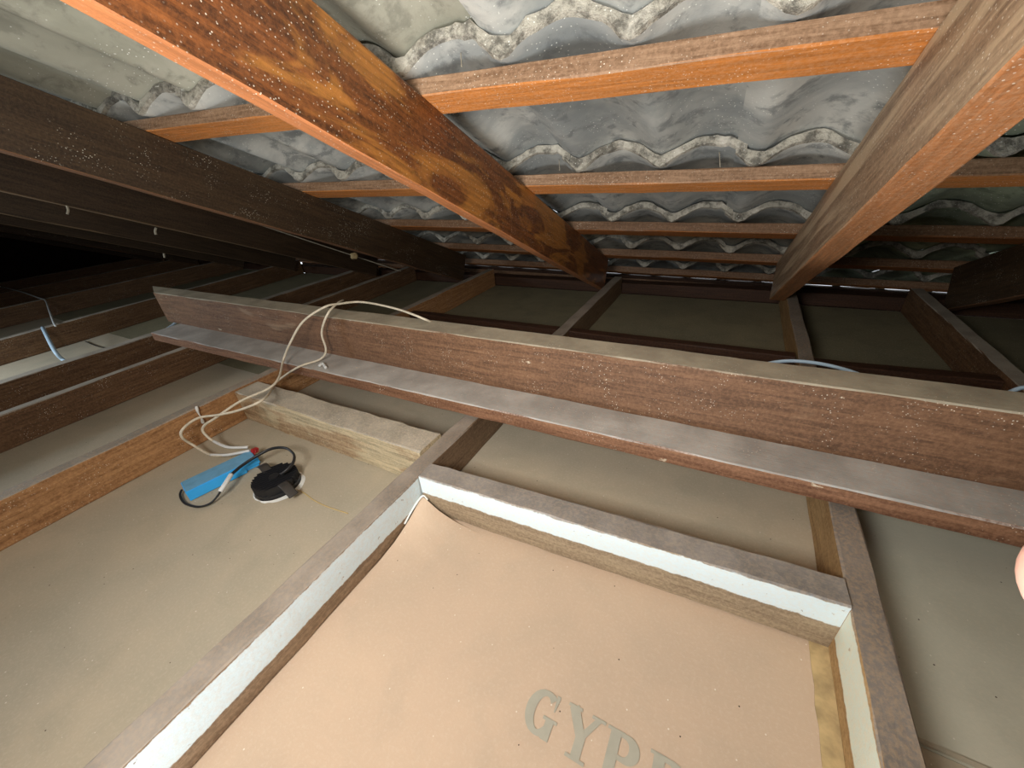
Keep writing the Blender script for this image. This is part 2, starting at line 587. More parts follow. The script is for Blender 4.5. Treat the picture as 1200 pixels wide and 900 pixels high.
# torn paper corner lifting off the board next to the joist and nogging
vs_, fs = [], []
NA, NB = 16, 16
c0 = Vector((-0.782, 0.655, 0.0))
for i in range(NA + 1):
    for j in range(NB + 1):
        a, b = i / NA, j / NB
        p = c0 + Vector((0.26, 0.0, 0)) * a + Vector((0.0, -0.30, 0)) * b
        fade = max(0.0, 1 - a) * max(0.0, 1 - b)
        lift = math.exp(-(a * 0.26 / 0.085) ** 1.3 - (b * 0.30 / 0.12) ** 1.3)
        z = 0.072 * lift * fade ** 0.4 + noise.noise(Vector((p.x * 2, p.y * 2, 0))) * 0.0016 - 0.0010 + 0.010 * fade * abs(noise.noise(Vector((a * 4, b * 4, 1))))
        vs_.append(Vector((p.x, p.y, z)) * S)
for i in range(NA):
    for j in range(NB):
        q = i * (NB + 1) + j
        fs.append((q, q + NB + 1, q + NB + 2, q + 1))
tm = mesh_of('torn_paper', vs_, fs, True)
to = link('torn_paper', tm, M['paper_warm'], ceiling)
edge = link('torn_edge', tube_mesh('torn_edge', [Vector(p) * S for p in ((-0.784, 0.56, 0.036), (-0.784, 0.60, 0.055), (-0.782, 0.64, 0.070), (-0.776, 0.657, 0.074), (-0.76, 0.657, 0.062))], 0.0022, 6, flat=0.5), M['white'], to)

# printed lettering on the board: strokes of a bold serif face
def strip(pts, ws):
    out_v, out_f = [], []
    n_ = len(pts)
    for i, (p, w_) in enumerate(zip(pts, ws)):
        a = Vector(pts[max(i - 1, 0)])
        b = Vector(pts[min(i + 1, n_ - 1)])
        T = (b - a).normalized()
        Nn = Vector((-T.y, T.x))
        out_v += [Vector(p) + Nn * w_ / 2, Vector(p) - Nn * w_ / 2]
    for i in range(n_ - 1):
        out_f.append((2 * i, 2 * i + 1, 2 * i + 3, 2 * i + 2))
    return out_v, out_f


def arc(cx, cy, rx, ry, a0, a1, n_=18):
    return [(cx + rx * math.cos(math.radians(a0 + (a1 - a0) * i / n_)), cy + ry * math.sin(math.radians(a0 + (a1 - a0) * i / n_))) for i in range(n_ + 1)]


def bowl_w(a0, a1, thin, thick, n_=18):
    return [thin + (thick - thin) * abs(math.cos(math.radians(a0 + (a1 - a0) * i / n_))) ** 1.2 for i in range(n_ + 1)]


def glyph(ch):
    L = []
    if ch == 'G':
        L.append((arc(.42, .5, .30, .42, 50, 318), bowl_w(50, 318, .12, .24)))
        L.append(([(.66, .02), (.66, .42)], [.20, .20]))
        L.append(([(.48, .43), (.84, .43)], [.07, .07]))
        L.append(([(.69, .98), (.69, .62)], [.10, .03]))
    if ch == 'C':
        L.append((arc(.42, .5, .30, .42, 50, 310), bowl_w(50, 310, .12, .24)))
        L.append(([(.69, .98), (.69, .62)], [.10, .03]))
    if ch == 'O':
        L.append((arc(.45, .5, .33, .42, 0, 360, 30), bowl_w(0, 360, .12, .24, 30)))
    if ch == 'Y':
        L.append(([(.12, .97), (.45, .45)], [.24, .22]))
        L.append(([(.45, .45), (.76, .97)], [.14, .12]))
        L.append(([(.45, .5), (.45, .03)], [.22, .22]))
        L.append(([(-.02, .965), (.33, .965)], [.07, .07]))
        L.append(([(.58, .965), (.92, .965)], [.07, .07]))
        L.append(([(.22, .035), (.68, .035)], [.07, .07]))
    if ch in 'PR':
        L.append(([(.2, .03), (.2, .97)], [.24, .24]))
        L.append(([(0, .965), (.4, .965)], [.07, .07]))
        L.append(([(0, .035), (.44, .035)], [.07, .07]))
        L.append((arc(.42, .72, .24, .22, 90, -90), bowl_w(90, -90, .10, .24)))
        L.append(([(.3, .94), (.44, .94)], [.1, .1]))
        L.append(([(.3, .5), (.44, .5)], [.1, .1]))
    if ch == 'R':
        L.append(([(.44, .5), (.72, .04)], [.22, .24]))
        L.append(([(.62, .035), (.92, .035)], [.07, .07]))
    return L


vs_, fs = [], []
pen = -0.226
hcap = 0.086
lay = 0
for ch in 'GYPROC':
    for pts, ws in glyph(ch):
        v2, f2 = strip(pts, ws)
        o_ = len(vs_)
        lay += 1
        for q in v2:
            vs_.append(Vector((pen + q.x * hcap * 0.98, 0.280 + q.y * hcap, 0.0006 + 0.00006 * (lay % 6))) * S)
        for f_ in f2:
            g_ = [o_ + z for z in f_]
            a_, b_, c_ = (vs_[g_[0]], vs_[g_[1]], vs_[g_[2]])
            if (b_ - a_).cross(c_ - a_).z < 0:
                g_.reverse()
            fs.append(tuple(g_))
    pen += hcap * 0.96
lt = link('printed_lettering', mesh_of('printed_lettering', vs_, fs), M['print'], ceiling)

# gable walls and the back slope close the roof space off
for nm, x in (('wall_left', XL), ('wall_right', XRT)):
    o = link(nm, box_mesh(nm, 0.2 * S, 9.6 * S, 3.6 * S), M['brick'])
    o.location = Vector((x + (-0.1 if nm == 'wall_left' else 0.1), -0.4, 1.5)) * S
    structure(o)
o = link('wall_back', box_mesh('wall_back', (XRT - XL) * S, 0.2 * S, 3.6 * S), M['brick'])
o.location = Vector(((XL + XRT) / 2, YB - 0.1, 1.5)) * S
structure(o)
# plain shaft of the hatch below the boards
for i, (cx, cy, sx, sy) in enumerate(((HX0 - 0.02, (HY0 + HY1) / 2, 0.04, HY1 - HY0), (HX1 + 0.02, (HY0 + HY1) / 2, 0.04, HY1 - HY0),
                                      ((HX0 + HX1) / 2, HY0 - 0.02, HX1 - HX0, 0.04), ((HX0 + HX1) / 2, HY1 + 0.02, HX1 - HX0, 0.04))):
    o = link('trim_%d' % (i + 1), box_mesh('trim', sx * S, sy * S, 0.3 * S), M['white'])
    o.location = Vector((cx, cy, -0.18)) * S
    structure(o)
o = link('floor', box_mesh('floor', (XRT - XL) * S, (YE - YB + 1.6) * S, 0.02 * S), M['white'])
o.location = Vector(((XL + XRT) / 2, (YB + YE) / 2 + 0.4, -0.6)) * S
structure(o)

# ================================================================== roof tiles
roof_root = structure(empty('roof'))
GAUGE = 0.69
TW = 0.64
AMP = 0.060
SHX, SHT = -0.03, 0.10


def prof(u):
    s_ = abs(math.sin(math.pi * (u - 0.07) / 0.32))
    return AMP * (math.sqrt(s_ * s_ + 0.16) - 0.4) / 0.677


def tile_mesh(seed, segs=28, mats=('tile', 'tile_edge')):
    rnd = random.Random(seed)
    L_ = 0.84
    th = 0.038
    lift = 0.042
    ws = [0.0, 0.012, 0.05, 0.3, 0.6, 0.80, L_]
    us = [-0.0 + TW * i / segs for i in range(segs + 1)] + [TW + 0.035]
    vs_, fs, mi = [], [], []
    nu = len(us)
    chip = rnd.uniform(0.1, 0.5)
    for side in (0, 1):                      # 0 underside, 1 top
        for wi, w_ in enumerate(ws):
            for ui, u in enumerate(us):
                b = prof(u) + lift * w_ / GAUGE + side * th
                if wi <= 1:
                    b += (0.006 if side else -0.004) * (wi == 0) * -1
                # nib under the head in each trough
                if side == 0 and wi <= 1:
                    s_ = abs(math.sin(math.pi * (u - 0.07) / 0.32))
                    b -= 0.016 * max(0, 1 - s_ * s_ * 4.5)
                if u > TW - 0.04:            # overlapping side lock rides over the next tile
                    b += 0.012 + (th * 0.85 if side == 0 and False else 0)
                if u > TW:
                    b += 0.002
                n1 = noise.noise(Vector((u * 14 + seed * 7, w_ * 14 + side * 5, seed))) * (0.010 if wi <= 1 else 0.004)
                n2 = noise.noise(Vector((u * 45 + seed * 3, w_ * 45, seed + 9))) * (0.003 if wi <= 1 else 0.001)
                ww = w_
                if wi == 0:
                    ww += 0.012 * noise.noise(Vector((u * 25, seed * 2.0, 5))) - 0.002
                if side == 1 and u > TW - 0.04:
                    b -= 0.004
                p = Vector((u + SHX * ww, ww + SHT * u, b + n1 + n2))
                vs_.append(Vector((p.x, 0, 0)) * S + (RD * p.y + RN * p.z) * S)
    nw = len(ws)
    idx = lambda s_, w_, u: s_ * nw * nu + w_ * nu + u
    for w_ in range(nw - 1):
        for u in range(nu - 1):
            fs.append((idx(0, w_, u), idx(0, w_ + 1, u), idx(0, w_ + 1, u + 1), idx(0, w_, u + 1)))
            mi.append(1 if w_ < 1 else 0)
            fs.append((idx(1, w_, u), idx(1, w_, u + 1), idx(1, w_ + 1, u + 1), idx(1, w_ + 1, u)))
            mi.append(0)
    for u in range(nu - 1):
        fs.append((idx(0, 0, u), idx(0, 0, u + 1), idx(1, 0, u + 1), idx(1, 0, u)))
        mi.append(1)
        fs.append((idx(0, nw - 1, u), idx(1, nw - 1, u), idx(1, nw - 1, u + 1), idx(0, nw - 1, u + 1)))
        mi.append(1)
    for w_ in range(nw - 1):
        fs.append((idx(0, w_, 0), idx(1, w_, 0), idx(1, w_ + 1, 0), idx(0, w_ + 1, 0)))
        mi.append(0)
        fs.append((idx(0, w_, nu - 1), idx(0, w_ + 1, nu - 1), idx(1, w_ + 1, nu - 1), idx(1, w_, nu - 1)))
        mi.append(0)
    me = mesh_of('roof_tile', vs_, fs, True)
    me.materials.append(M[mats[0]])
    me.materials.append(M[mats[1]])
    for p, m_ in zip(me.polygons, mi):
        p.material_index = m_
    bm = bmesh.new()
    bm.from_mesh(me)
    bmesh.ops.recalc_face_normals(bm, faces=bm.faces)
    for e in bm.edges:
        if len(e.link_faces) == 2 and e.calc_face_angle() > 0.9:
            e.smooth = False
    bm.to_mesh(me)
    bm.free()
    return me


grey_tiles = [tile_mesh(s_) for s_ in range(4)]
green_tiles = [tile_mesh(s_ + 10, mats=('tile_green', 'tile_edge')) for s_ in range(3)]
BAT_B = 0.682     # top of the battens measured out from the lens plane


mortar_tiles = [tile_mesh(s_ + 20, mats=('tile_mortar', 'tile_edge')) for s_ in range(2)]


def head_t(k_):
    """slope position of the tile head of course k at x = 0"""
    return 1.11 + GAUGE * (k_ - 1) - 0.145


for k_ in range(-1, 6):
    for j in range(-16, 6):
        x = -0.04 + TW * j + SHX * GAUGE * (k_ - 1)
        if x < XL - 0.6 or x > XRT:
            continue
        green = x > 0.4 and k_ <= 9
        me = random.choice(green_tiles if green else mortar_tiles if (k_ <= 0 and -3.2 < x < -1.0) else grey_tiles)
        o = link('roof_tile', me, None, roof_root)
        p = roof(x, head_t(k_) + SHT * x + random.uniform(-0.006, 0.006), BAT_B + random.uniform(-0.002, 0.003))
        o.location = p * S
# courses behind the lens, up to the ridge: one joined part
vs_, fs = [], []
for k_ in range(-5, -1):
    b0 = roof(0, head_t(k_) , BAT_B)
    n_ = 200
    x0, x1 = XL - 0.1, XRT + 0.1
    o_ = len(vs_)
    for w_, bb in ((0, 0), (0.84, 0.052)):
        for i in range(n_ + 1):
            x = x0 + (x1 - x0) * i / n_
            pr = prof((x + 0.04) % 0.64)
            vs_.append(roof(x, head_t(k_) + w_ + SHT * x, BAT_B + bb + pr) * S)
    for i in range(n_):
        fs.append((o_ + i, o_ + i + n_ + 1, o_ + i + n_ + 2, o_ + i + 1))
up_m = mesh_of('upper_tile_courses', vs_, fs, True)
up = link('upper_tile_courses', up_m, M['tile'], roof_root)
up['kind'] = 'stuff'
so = up.modifiers.new('thick', 'SOLIDIFY')
so.thickness = 0.015
so.offset = 1
# rear slope beyond the ridge (behind the photographer)
rp = [roof(XL - 0.1, -2.6, 0.80), roof(XRT + 0.1, -2.6, 0.80)]
vs_ = [rp[0] * S, rp[1] * S, Vector((XRT + 0.1, YB - 0.4, 1.2)) * S, Vector((XL - 0.1, YB - 0.4, 1.2)) * S]
rs = link('rear_slope', mesh_of('rear_slope', vs_, [(0, 1, 2, 3)]), M['tile'], roof_root)
rs.modifiers.new('thick', 'SOLIDIFY').thickness = 0.03

# ================================================================== battens
bl = ['batten behind the lens, only its orange end showing in the top left corner',
      'first batten under the tiles, widest, with bright orange underside crossing the top',
      'second batten down the roof, thin with an orange lower edge, running across both big rafters',
      'third batten down the roof, brown, behind the middle of the golden rafter',
      'fourth batten down the roof, dim brown line under the smaller tile waves',
      'fifth batten down the roof, dark, just above the daylight spots',
      'lowest batten above the eaves board, almost lost in the dark']
for k_ in range(-2, 7):
    t0 = 1.11 + GAUGE * (k_ - 1) - 0.05
    x0, x1 = XL + 0.05, XRT - 0.05
    m_ = M['batten'] if k_ in (0, 1, 2) else M['batten_b']
    o = beam('roof_batten', roof(x0, t0 + SHT * x0, 0.6555), roof(x1, t0 + SHT * x1, 0.6555), 0.10, 0.051, m_, up=RN, segs=90, jit=0.0016)
    if k_ < 0:
        tag(o, 'roof batten out of view behind the photographer%s' % ('' if k_ == -1 else ', nearest the ridge'), 'batten', 'roof battens')
    else:
        tag(o, bl[k_], 'batten', 'roof battens')

# ================================================================== rafters
def rafter(xc, w_, mat, label, t0=-3.2, t1=4.35, b0=0.389, b1=0.63, wob=0.0012, dx=0.0):
    bc = (b0 + b1) / 2
    o = beam('rafter', roof(xc, t0, bc), roof(xc + dx, t1, bc), w_, b1 - b0, mat, up=RN, segs=60, jit=wob)
    return tag(o, label, 'rafter', 'roof rafters')


FOOT = 2.98
rafter(-0.897, 0.052, M['rafter_gold'], 'large golden brown rafter crossing the top centre, light patch on its side', t1=3.12)
rafter(0.297, 0.085, M['rafter_tan'], 'dusty tan rafter at the top right with a rough orange underside', t1=3.12)
rafter(-2.275, 0.055, M['rafter_dark'], 'deep dark brown rafter left of the golden one, its underside a thin pale line', t1=3.12)
rafter(-3.44, 0.055, M['rafter_dark2'], 'second dark rafter from the golden one, cobwebs on its lower edge', t1=3.12)
rafter(-4.87, 0.055, M['rafter_dark2'], 'third dark rafter left of the golden one', t1=3.12)
rafter(-6.03, 0.055, M['rafter_dark2'], 'fourth rafter left of the golden one, tan lower edge above the black void', t1=3.12)
rafter(-7.32, 0.055, M['rafter_dark'], 'fifth rafter left of the golden one, dim in the black void', t1=3.12)
rafter(-8.6, 0.055, M['rafter_dark'], 'leftmost rafter, nearly black, deep in the void', t1=3.12)
rafter(1.12, 0.05, M['rafter_dark'], 'black shadowed rafter at the far right edge beyond the tan one', t1=3.12)
rafter(2.35, 0.05, M['rafter_dark'], 'rafter out of frame beyond the right edge', t1=3.12)

# ================================================================== ceiling joists
def joist(xa, xb, w_, h_, mat, label, y0=-1.9, y1=3.30, ya=0.5, yb=3.0):
    """xa, xb: x of the centre line at y = ya and y = yb"""
    sl = (xb - xa) / (yb - ya)
    p0 = (xa + sl * (y0 - ya), y0, h_ / 2)
    p1 = (xa + sl * (y1 - ya), y1, h_ / 2)
    o = beam('ceiling_joist', p0, p1, w_, h_, mat, segs=70, jit=0.0016)
    return tag(o, label, 'joist', 'ceiling joists')


joist(-0.818, -0.833, 0.066, 0.148, M['joist_band'], 'ceiling joist at front left of the lettered board with a white band on its side')
joist(0.368, 0.372, 0.060, 0.148, M['joist_band2'], 'grey topped joist at front right with a cream band, dividing warm and grey boards')
joist(1.032, 1.040, 0.062, 0.160, M['joist'], 'dark joist at the far right behind the beam', y0=-1.9)
joist(-2.065, -2.095, 0.062, 0.168, M['joist_red'], 'reddish brown joist at left behind the blue driver box')
joist(-3.00, -3.12, 0.058, 0.168, M['joist'], 'dark joist left of the reddish one with a thin grey top line')
joist(-3.60, -3.70, 0.085, 0.168, M['joist'], 'joist with bluish dusty top edge, running to the cut end of the beam')
joist(-4.83, -5.12, 0.06, 0.180, M['joist'], 'brown joist at far left standing over the bright cream board')
joist(-6.45, -6.60, 0.06, 0.185, M['joist'], 'joist at far left behind the brown one, its top meeting the white cable')
joist(-7.75, -7.9, 0.06, 0.185, M['joist'], 'second last joist at far left, dim under the rafters')
joist(-9.0, -9.1, 0.06, 0.185, M['joist'], 'last dim joist at far left before the black void')
joist(2.2, 2.2, 0.06, 0.15, M['joist'], 'joist in the dark corner outside the right edge')

# ================================================================== noggings
def nog(p0, p1, w_, h_, mat, label, **kw):
    o = beam('nogging', p0, p1, w_, h_, mat, segs=30, **kw)
    return tag(o, label, 'nogging', 'noggings between joists')


nog((-0.784, 0.697, 0.0775), (0.337, 0.758, 0.0775), 0.072, 0.155, M['nog_band'], 'front nogging with a white painted band above the lettered board', jit=0.0016)
nog((-2.033, 0.812, 0.080), (-0.852, 0.812, 0.080), 0.118, 0.160, M['nog_old'], 'weathered nogging with crumbly pale patches behind the downlight', jit=0.003)
nog((-0.79, 2.06, 0.07), (0.33, 2.06, 0.07), 0.06, 0.14, M['plate'], 'dark nogging in the central bay just behind the beam')
nog((-2.05, 2.06, 0.07), (-0.87, 2.06, 0.07), 0.06, 0.14, M['plate'], 'dark nogging left of centre just behind the beam')
nog((0.40, 2.02, 0.07), (1.0, 2.06, 0.07), 0.06, 0.14, M['plate'], 'dark nogging right of centre just behind the beam')

# wall plate and eaves board
o = beam('wall_plate', (XL + 0.02, 3.38, 0.045), (XRT - 0.02, 3.38, 0.045), 0.11, 0.09, M['plate'], segs=40)
tag(o, 'dark wall plate timber along the eaves under the joist ends', 'wall plate')
ft = 4.53
pe = roof(0, ft, BAT_B + 0.060)
EX = -6.0
o = beam('eaves_board', (EX, pe.y + SHT * EX * 0.9, pe.z - 0.27 - SHT * EX * 0.4), (XRT - 0.02, pe.y + SHT * XRT * 0.9, pe.z - 0.27 - SHT * XRT * 0.4), 0.05, 0.52, M['plate'], segs=40)
o2 = beam('eaves_board', (XL + 0.02, 3.50, 0.015), (EX, 3.50, 0.015), 0.05, 0.50, M['plate'], segs=20)
tag(o2, 'short dark eaves board at far left closing the end of the void', 'fascia')
tag(o, 'dark eaves board beyond the wall plate under the last tiles', 'fascia')

# ================================================================== the strongback: two boards
o = beam('upright_beam', (-3.66, 1.205, 0.333), (2.6, 1.235, 0.322), 0.115, 0.218, M['strong'], segs=110, jit=0.0014, skew0=-0.16, topskew0=-0.08)
tag(o, 'long reddish brown upright beam board with dusty grey top edge across the middle', 'beam')
o = beam('flat_board', (-3.42, 1.085, 0.1975), (2.6, 1.17, 0.1975), 0.235, 0.056, M['flat'], segs=110, jit=0.0014)
tag(o, 'flat grey dusty board lying on the joists in front of the upright beam', 'board')

# ================================================================== cables
def path(pts):
    out = []
    for (u, v, kind, q) in pts:
        p = {'z': on_z, 'y': on_y, 'x': on_x}[kind](u, v, q)
        if p.z < 0.012:
            p = on_z(u, v, 0.012)
        out.append(p * S)
    return out


A = path([(560, 392, 'y', 1.75), (530, 388, 'y', 1.5), (500, 375, 'z', 0.452), (465, 362, 'z', 0.475), (425, 354, 'z', 0.48), (398, 356, 'y', 1.20),
          (380, 360, 'y', 1.12), (355, 377, 'y', 1.06), (340, 402, 'y', 1.0), (332, 422, 'y', 0.96), (327, 442, 'z', 0.25),
          (315, 455, 'z', 0.235), (282, 470, 'z', 0.20), (252, 490, 'z', 0.16), (240, 498, 'z', 0.14), (238, 506, 'z', 0.11),
          (250, 517, 'z', 0.065), (267, 524, 'z', 0.052), (289, 524, 'z', 0.05)])
B = path([(402, 352, 'y', 1.28), (395, 356, 'y', 1.20), (384, 368, 'y', 1.12), (377, 390, 'y', 1.10), (382, 410, 'y', 1.09), (375, 421, 'z', 0.242), (350, 430, 'y', 0.98),
          (325, 447, 'y', 0.93), (310, 467, 'z', 0.235), (282, 480, 'z', 0.205), (257, 486, 'z', 0.185), (232, 490, 'z', 0.168), (215, 502, 'z', 0.155),
          (213, 512, 'z', 0.125), (227, 522, 'z', 0.06), (247, 533, 'z', 0.04), (267, 533, 'z', 0.045), (291, 528, 'z', 0.05)])
for pts, lab in ((A, 'cream cable looping over the beam top, upper loop, down to the blue driver'),
                 (B, 'cream cable hugging the beam face, lower loop, down to the blue driver')):
    ca = empty('electric_cable', pts[-1])
    tag(ca, lab, 'cable', 'cables to the driver')
    loc = [p - pts[-1] for p in pts]
    link('sheath', tube_mesh('sheath', loc, 0.0026, 10), M['cable'], ca)
    link('stripped_end', tube_mesh('stripped_end', [loc[-3] * 1.0, loc[-2], loc[-1] + Vector((0.003, 0.001, 0))], 0.0030, 10), M['cable_white'], ca)
# pale conductor tips
for (pl, lab, m_, r) in (
        ([(50, 384, 'z', 0.20), (54, 392, 'z', 0.19), (60, 404, 'z', 0.15), (66, 414, 'z', 0.10), (73, 421, 'z', 0.05), (80, 424, 'z', 0.03), (88, 424, 'z', 0.012)],
         'short pale blue cable end curling onto the cream board at far left', 'cable_blue', 0.006),
        ([(190, 389, 'z', 0.185), (196, 385, 'z', 0.19), (202, 381, 'z', 0.20), (207, 377, 'z', 0.215)], 'bit of bright pale cable at the cut end of the beam', 'cable_blue', 0.004),
        ([(-20, 334, 'z', 0.215), (0, 336, 'z', 0.21), (25, 342, 'z', 0.205), (45, 349, 'z', 0.20), (53, 352, 'z', 0.21), (57, 362, 'z', 0.205), (62, 376, 'z', 0.2), (65, 382, 'z', 0.19)],
         'thin white cable running in from the left edge over the far joists', 'cable_white', 0.0035),
        ([(880, 432, 'y', 1.4), (905, 425, 'y', 1.42), (930, 423, 'y', 1.45), (960, 426, 'y', 1.48), (990, 433, 'y', 1.5), (1015, 442, 'y', 1.5)],
         'pale grey cable arching up just behind the beam right of centre', 'cable_blue', 0.0030),
        ([(1170, 480, 'y', 1.40), (1177, 466, 'y', 1.42), (1185, 459, 'y', 1.44), (1200, 454, 'y', 1.46), (1225, 452, 'y', 1.5)],
         'pale grey cable loop behind the beam at the right edge', 'cable_blue', 0.0030),
        ([(100, 400, 'z', 0.006), (112, 405, 'z', 0.006), (125, 408, 'z', 0.006), (135, 407, 'z', 0.006)],
         'thin dark wire lying on the bright cream board at far left', 'cable_black', 0.0018)):
    pp = []
    for (u, v, kind, q) in pl:
        pp.append({'z': on_z, 'y': on_y}[kind](u, v, q) * S)
    o = link('loose_cable', tube_mesh('loose_cable', pp, r, 8), M[m_])
    tag(o, lab, 'cable')

# ================================================================== LED driver
base0 = on_z(224, 588, 0.0)
base1 = on_z(306, 547, 0.0)
dX = (base1 - base0)
dX.z = 0
LEN = dX.length
dX.normalize()
dY = Vector((-dX.y, dX.x, 0))
drv = empty('driver_box', base0 * S)
drv.rotation_euler = (0, 0, math.atan2(dX.y, dX.x))
tag(drv, 'bright blue plastic lighting driver box lying on the ceiling board', 'driver')
Wd, Hd = 0.088, 0.046


def prism(name, poly, h0, h1, mat, parent, bev=0.0008):
    bm = bmesh.new()
    a = [bm.verts.new((x * S, y * S, h0 * S)) for x, y in poly]
    b = [bm.verts.new((x * S, y * S, h1 * S)) for x, y in poly]
    bm.faces.new(list(reversed(a)))
    bm.faces.new(b)
    n_ = len(poly)
    for i in range(n_):
        bm.faces.new((a[i], a[(i + 1) % n_], b[(i + 1) % n_], b[i]))
    bmesh.ops.recalc_face_normals(bm, faces=bm.faces)
    if bev:
        bmesh.ops.bevel(bm, geom=bm.edges[:], offset=bev, segments=2, affect='EDGES')
    me = bpy.data.meshes.new(name)
    bm.to_mesh(me)
    bm.free()
    return link(name, me, mat, parent)


prism('case', [(0, 0), (LEN * 0.80, 0), (LEN * 0.80, 0.012), (LEN * 1.0, 0.012), (LEN * 1.0, Wd), (0, Wd)], 0.003, Hd, M['blue'], drv)
prism('dusty_lid', [(0.003, 0.003), (LEN * 0.79, 0.003), (LEN * 0.79, 0.014), (LEN * 0.99, 0.014), (LEN * 0.99, Wd - 0.003), (0.003, Wd - 0.003)], Hd, Hd + 0.002, M['blue_dusty'], drv, 0)
prism('terminal_cover', [(LEN * 0.80, 0.002), (LEN * 1.02, 0.002), (LEN * 1.02, 0.012), (LEN * 0.80, 0.012)], 0.020, Hd - 0.004, M['blue'], drv, 0.0004)
rc_ = link('red_connector', box_mesh('red_connector', 0.014, 0.008, 0.010, 0.001), M['red'], drv)
rc_.location = Vector((LEN * 1.05, Wd * 0.78, 0.045)) * S
rc_.rotation_euler = (0.2, 0.3, 0.5)
rw = link('red_wire', tube_mesh('red_wire', [Vector((LEN * 1.0, Wd * 0.6, 0.03)) * S, Vector((LEN * 1.06, Wd * 0.66, 0.05)) * S, Vector((LEN * 1.05, Wd * 0.8, 0.05)) * S], 0.0012, 6), M['red'], drv)

# black lead with in-line connector, driver to downlight
lead = empty('black_lead', on_z(232, 593, 0.012) * S)
tag(lead, 'black lead with white in-line plug looping from the blue driver to the downlight', 'cable')
lo = Vector(lead.location)
seg1 = path([(213, 574, 'z', 0.02), (211, 581, 'z', 0.014), (217, 590, 'z', 0.012), (232, 594, 'z', 0.012), (246, 590, 'z', 0.014), (255, 581, 'z', 0.03), (260, 573, 'z', 0.05)])
plug = path([(258, 576, 'z', 0.045), (264, 567, 'z', 0.058), (271, 556, 'z', 0.064)])
seg2 = path([(270, 557, 'z', 0.064), (283, 546, 'z', 0.068), (300, 535, 'z', 0.075), (318, 526, 'z', 0.085), (334, 525, 'z', 0.09), (344, 532, 'z', 0.09), (344, 541, 'z', 0.085), (337, 550, 'z', 0.075), (329, 556, 'z', 0.065)])
link('lead_wire', tube_mesh('lead_wire', [p - lo for p in seg1], 0.0020, 8), M['cable_black'], lead)
link('plug', tube_mesh('plug', [p - lo for p in plug], 0.0042, 10), M['cable_white'], lead)
link('lead_wire', tube_mesh('lead_wire', [p - lo for p in seg2], 0.0024, 8, flat=1.4), M['cable_black'], lead)

# ================================================================== recessed downlight, seen from above
dl = empty('downlight', Vector((DLc.x, DLc.y, 0)) * S)
tag(dl, 'round black finned downlight heat sink set in a hole in the ceiling board', 'downlight')
ang = math.radians(63)
dl.rotation_euler = (0, 0, ang)


def cyl_mesh(name, r, z0, z1, n_=40, r2=None):
    r2 = r2 if r2 is not None else r
    vs_ = [(r * math.cos(2 * math.pi * i / n_), r * math.sin(2 * math.pi * i / n_), z0) for i in range(n_)]
    vs_ += [(r2 * math.cos(2 * math.pi * i / n_), r2 * math.sin(2 * math.pi * i / n_), z1) for i in range(n_)]
    fs = [(i, (i + 1) % n_, n_ + (i + 1) % n_, n_ + i) for i in range(n_)]
    fs += [tuple(reversed(range(n_))), tuple(range(n_, 2 * n_))]
    return mesh_of(name, vs_, fs)


R0 = 0.080 * S
link('body', cyl_mesh('body', R0, -0.04 * S, 0.018 * S), M['black'], dl)
for i in range(12):                       # the parallel cooling fins
    y = (-0.071 + 0.142 * i / 11) * S
    half = math.sqrt(max(R0 * R0 - y * y, 1e-6))
    f_ = link('fin', box_mesh('fin', 2 * half, 0.0016, 0.034 * S, 0.0003), M['black'], dl)
    f_.location = (0, y, 0.032 * S)
hb = link('hub', cyl_mesh('hub', 0.022 * S, 0.018 * S, 0.052 * S, 24, 0.018 * S), M['black'], dl)
for s_ in (-1, 1):
    cp = link('spring_clip', tube_mesh('spring_clip', [Vector((s_ * 0.062, 0, 0.045)) * S, Vector((s_ * 0.10, 0, 0.054)) * S, Vector((s_ * 0.15, 0.002, 0.03)) * S], 0.0085, 10, flat=0.10), M['steel'], dl)
    cp.rotation_euler = (0, 0, math.radians(-10) - ang)
# chipped white plaster edge of the hole
vs_, fs = [], []
K = 40
for i in range(K):
    an = 2 * math.pi * i / K
    ro = 0.088 + 0.014 * max(0, math.sin(an * 1.0 + 2.6)) ** 2 + 0.006 * noise.noise(Vector((math.cos(an) * 3, math.sin(an) * 3, 0)))
    ri = 0.0815
    z = 0.004
    vs_ += [Vector((ri * math.cos(an), ri * math.sin(an), 0.001)) * S, Vector((ri * 1.03 * math.cos(an), ri * 1.03 * math.sin(an), z)) * S, Vector((ro * math.cos(an), ro * math.sin(an), 0.0008)) * S]
for i in range(K):
    a, b = i * 3, ((i + 1) % K) * 3
    fs += [(a, a + 1, b + 1, b), (a + 1, a + 2, b + 2, b + 1)]
link('plaster_rim', mesh_of('plaster_rim', vs_, fs), M['white'], dl)

# ================================================================== small things
def blob(name, p, r, mat, seed, squash=(1, 1, 1)):
    bm = bmesh.new()
    bmesh.ops.create_icosphere(bm, subdivisions=3, radius=1)
    for v in bm.verts:
        n_ = 1 + 0.35 * noise.noise(v.co * 1.8 + Vector((seed, 0, 0)))
        v.co = Vector((v.co.x * squash[0], v.co.y * squash[1], v.co.z * squash[2])) * r * n_
    me = bpy.data.meshes.new(name)
    bm.to_mesh(me)
    bm.free()
    for q in me.polygons:
        q.use_smooth = True
    o = link(name, me, mat)
    o.location = p
    return o


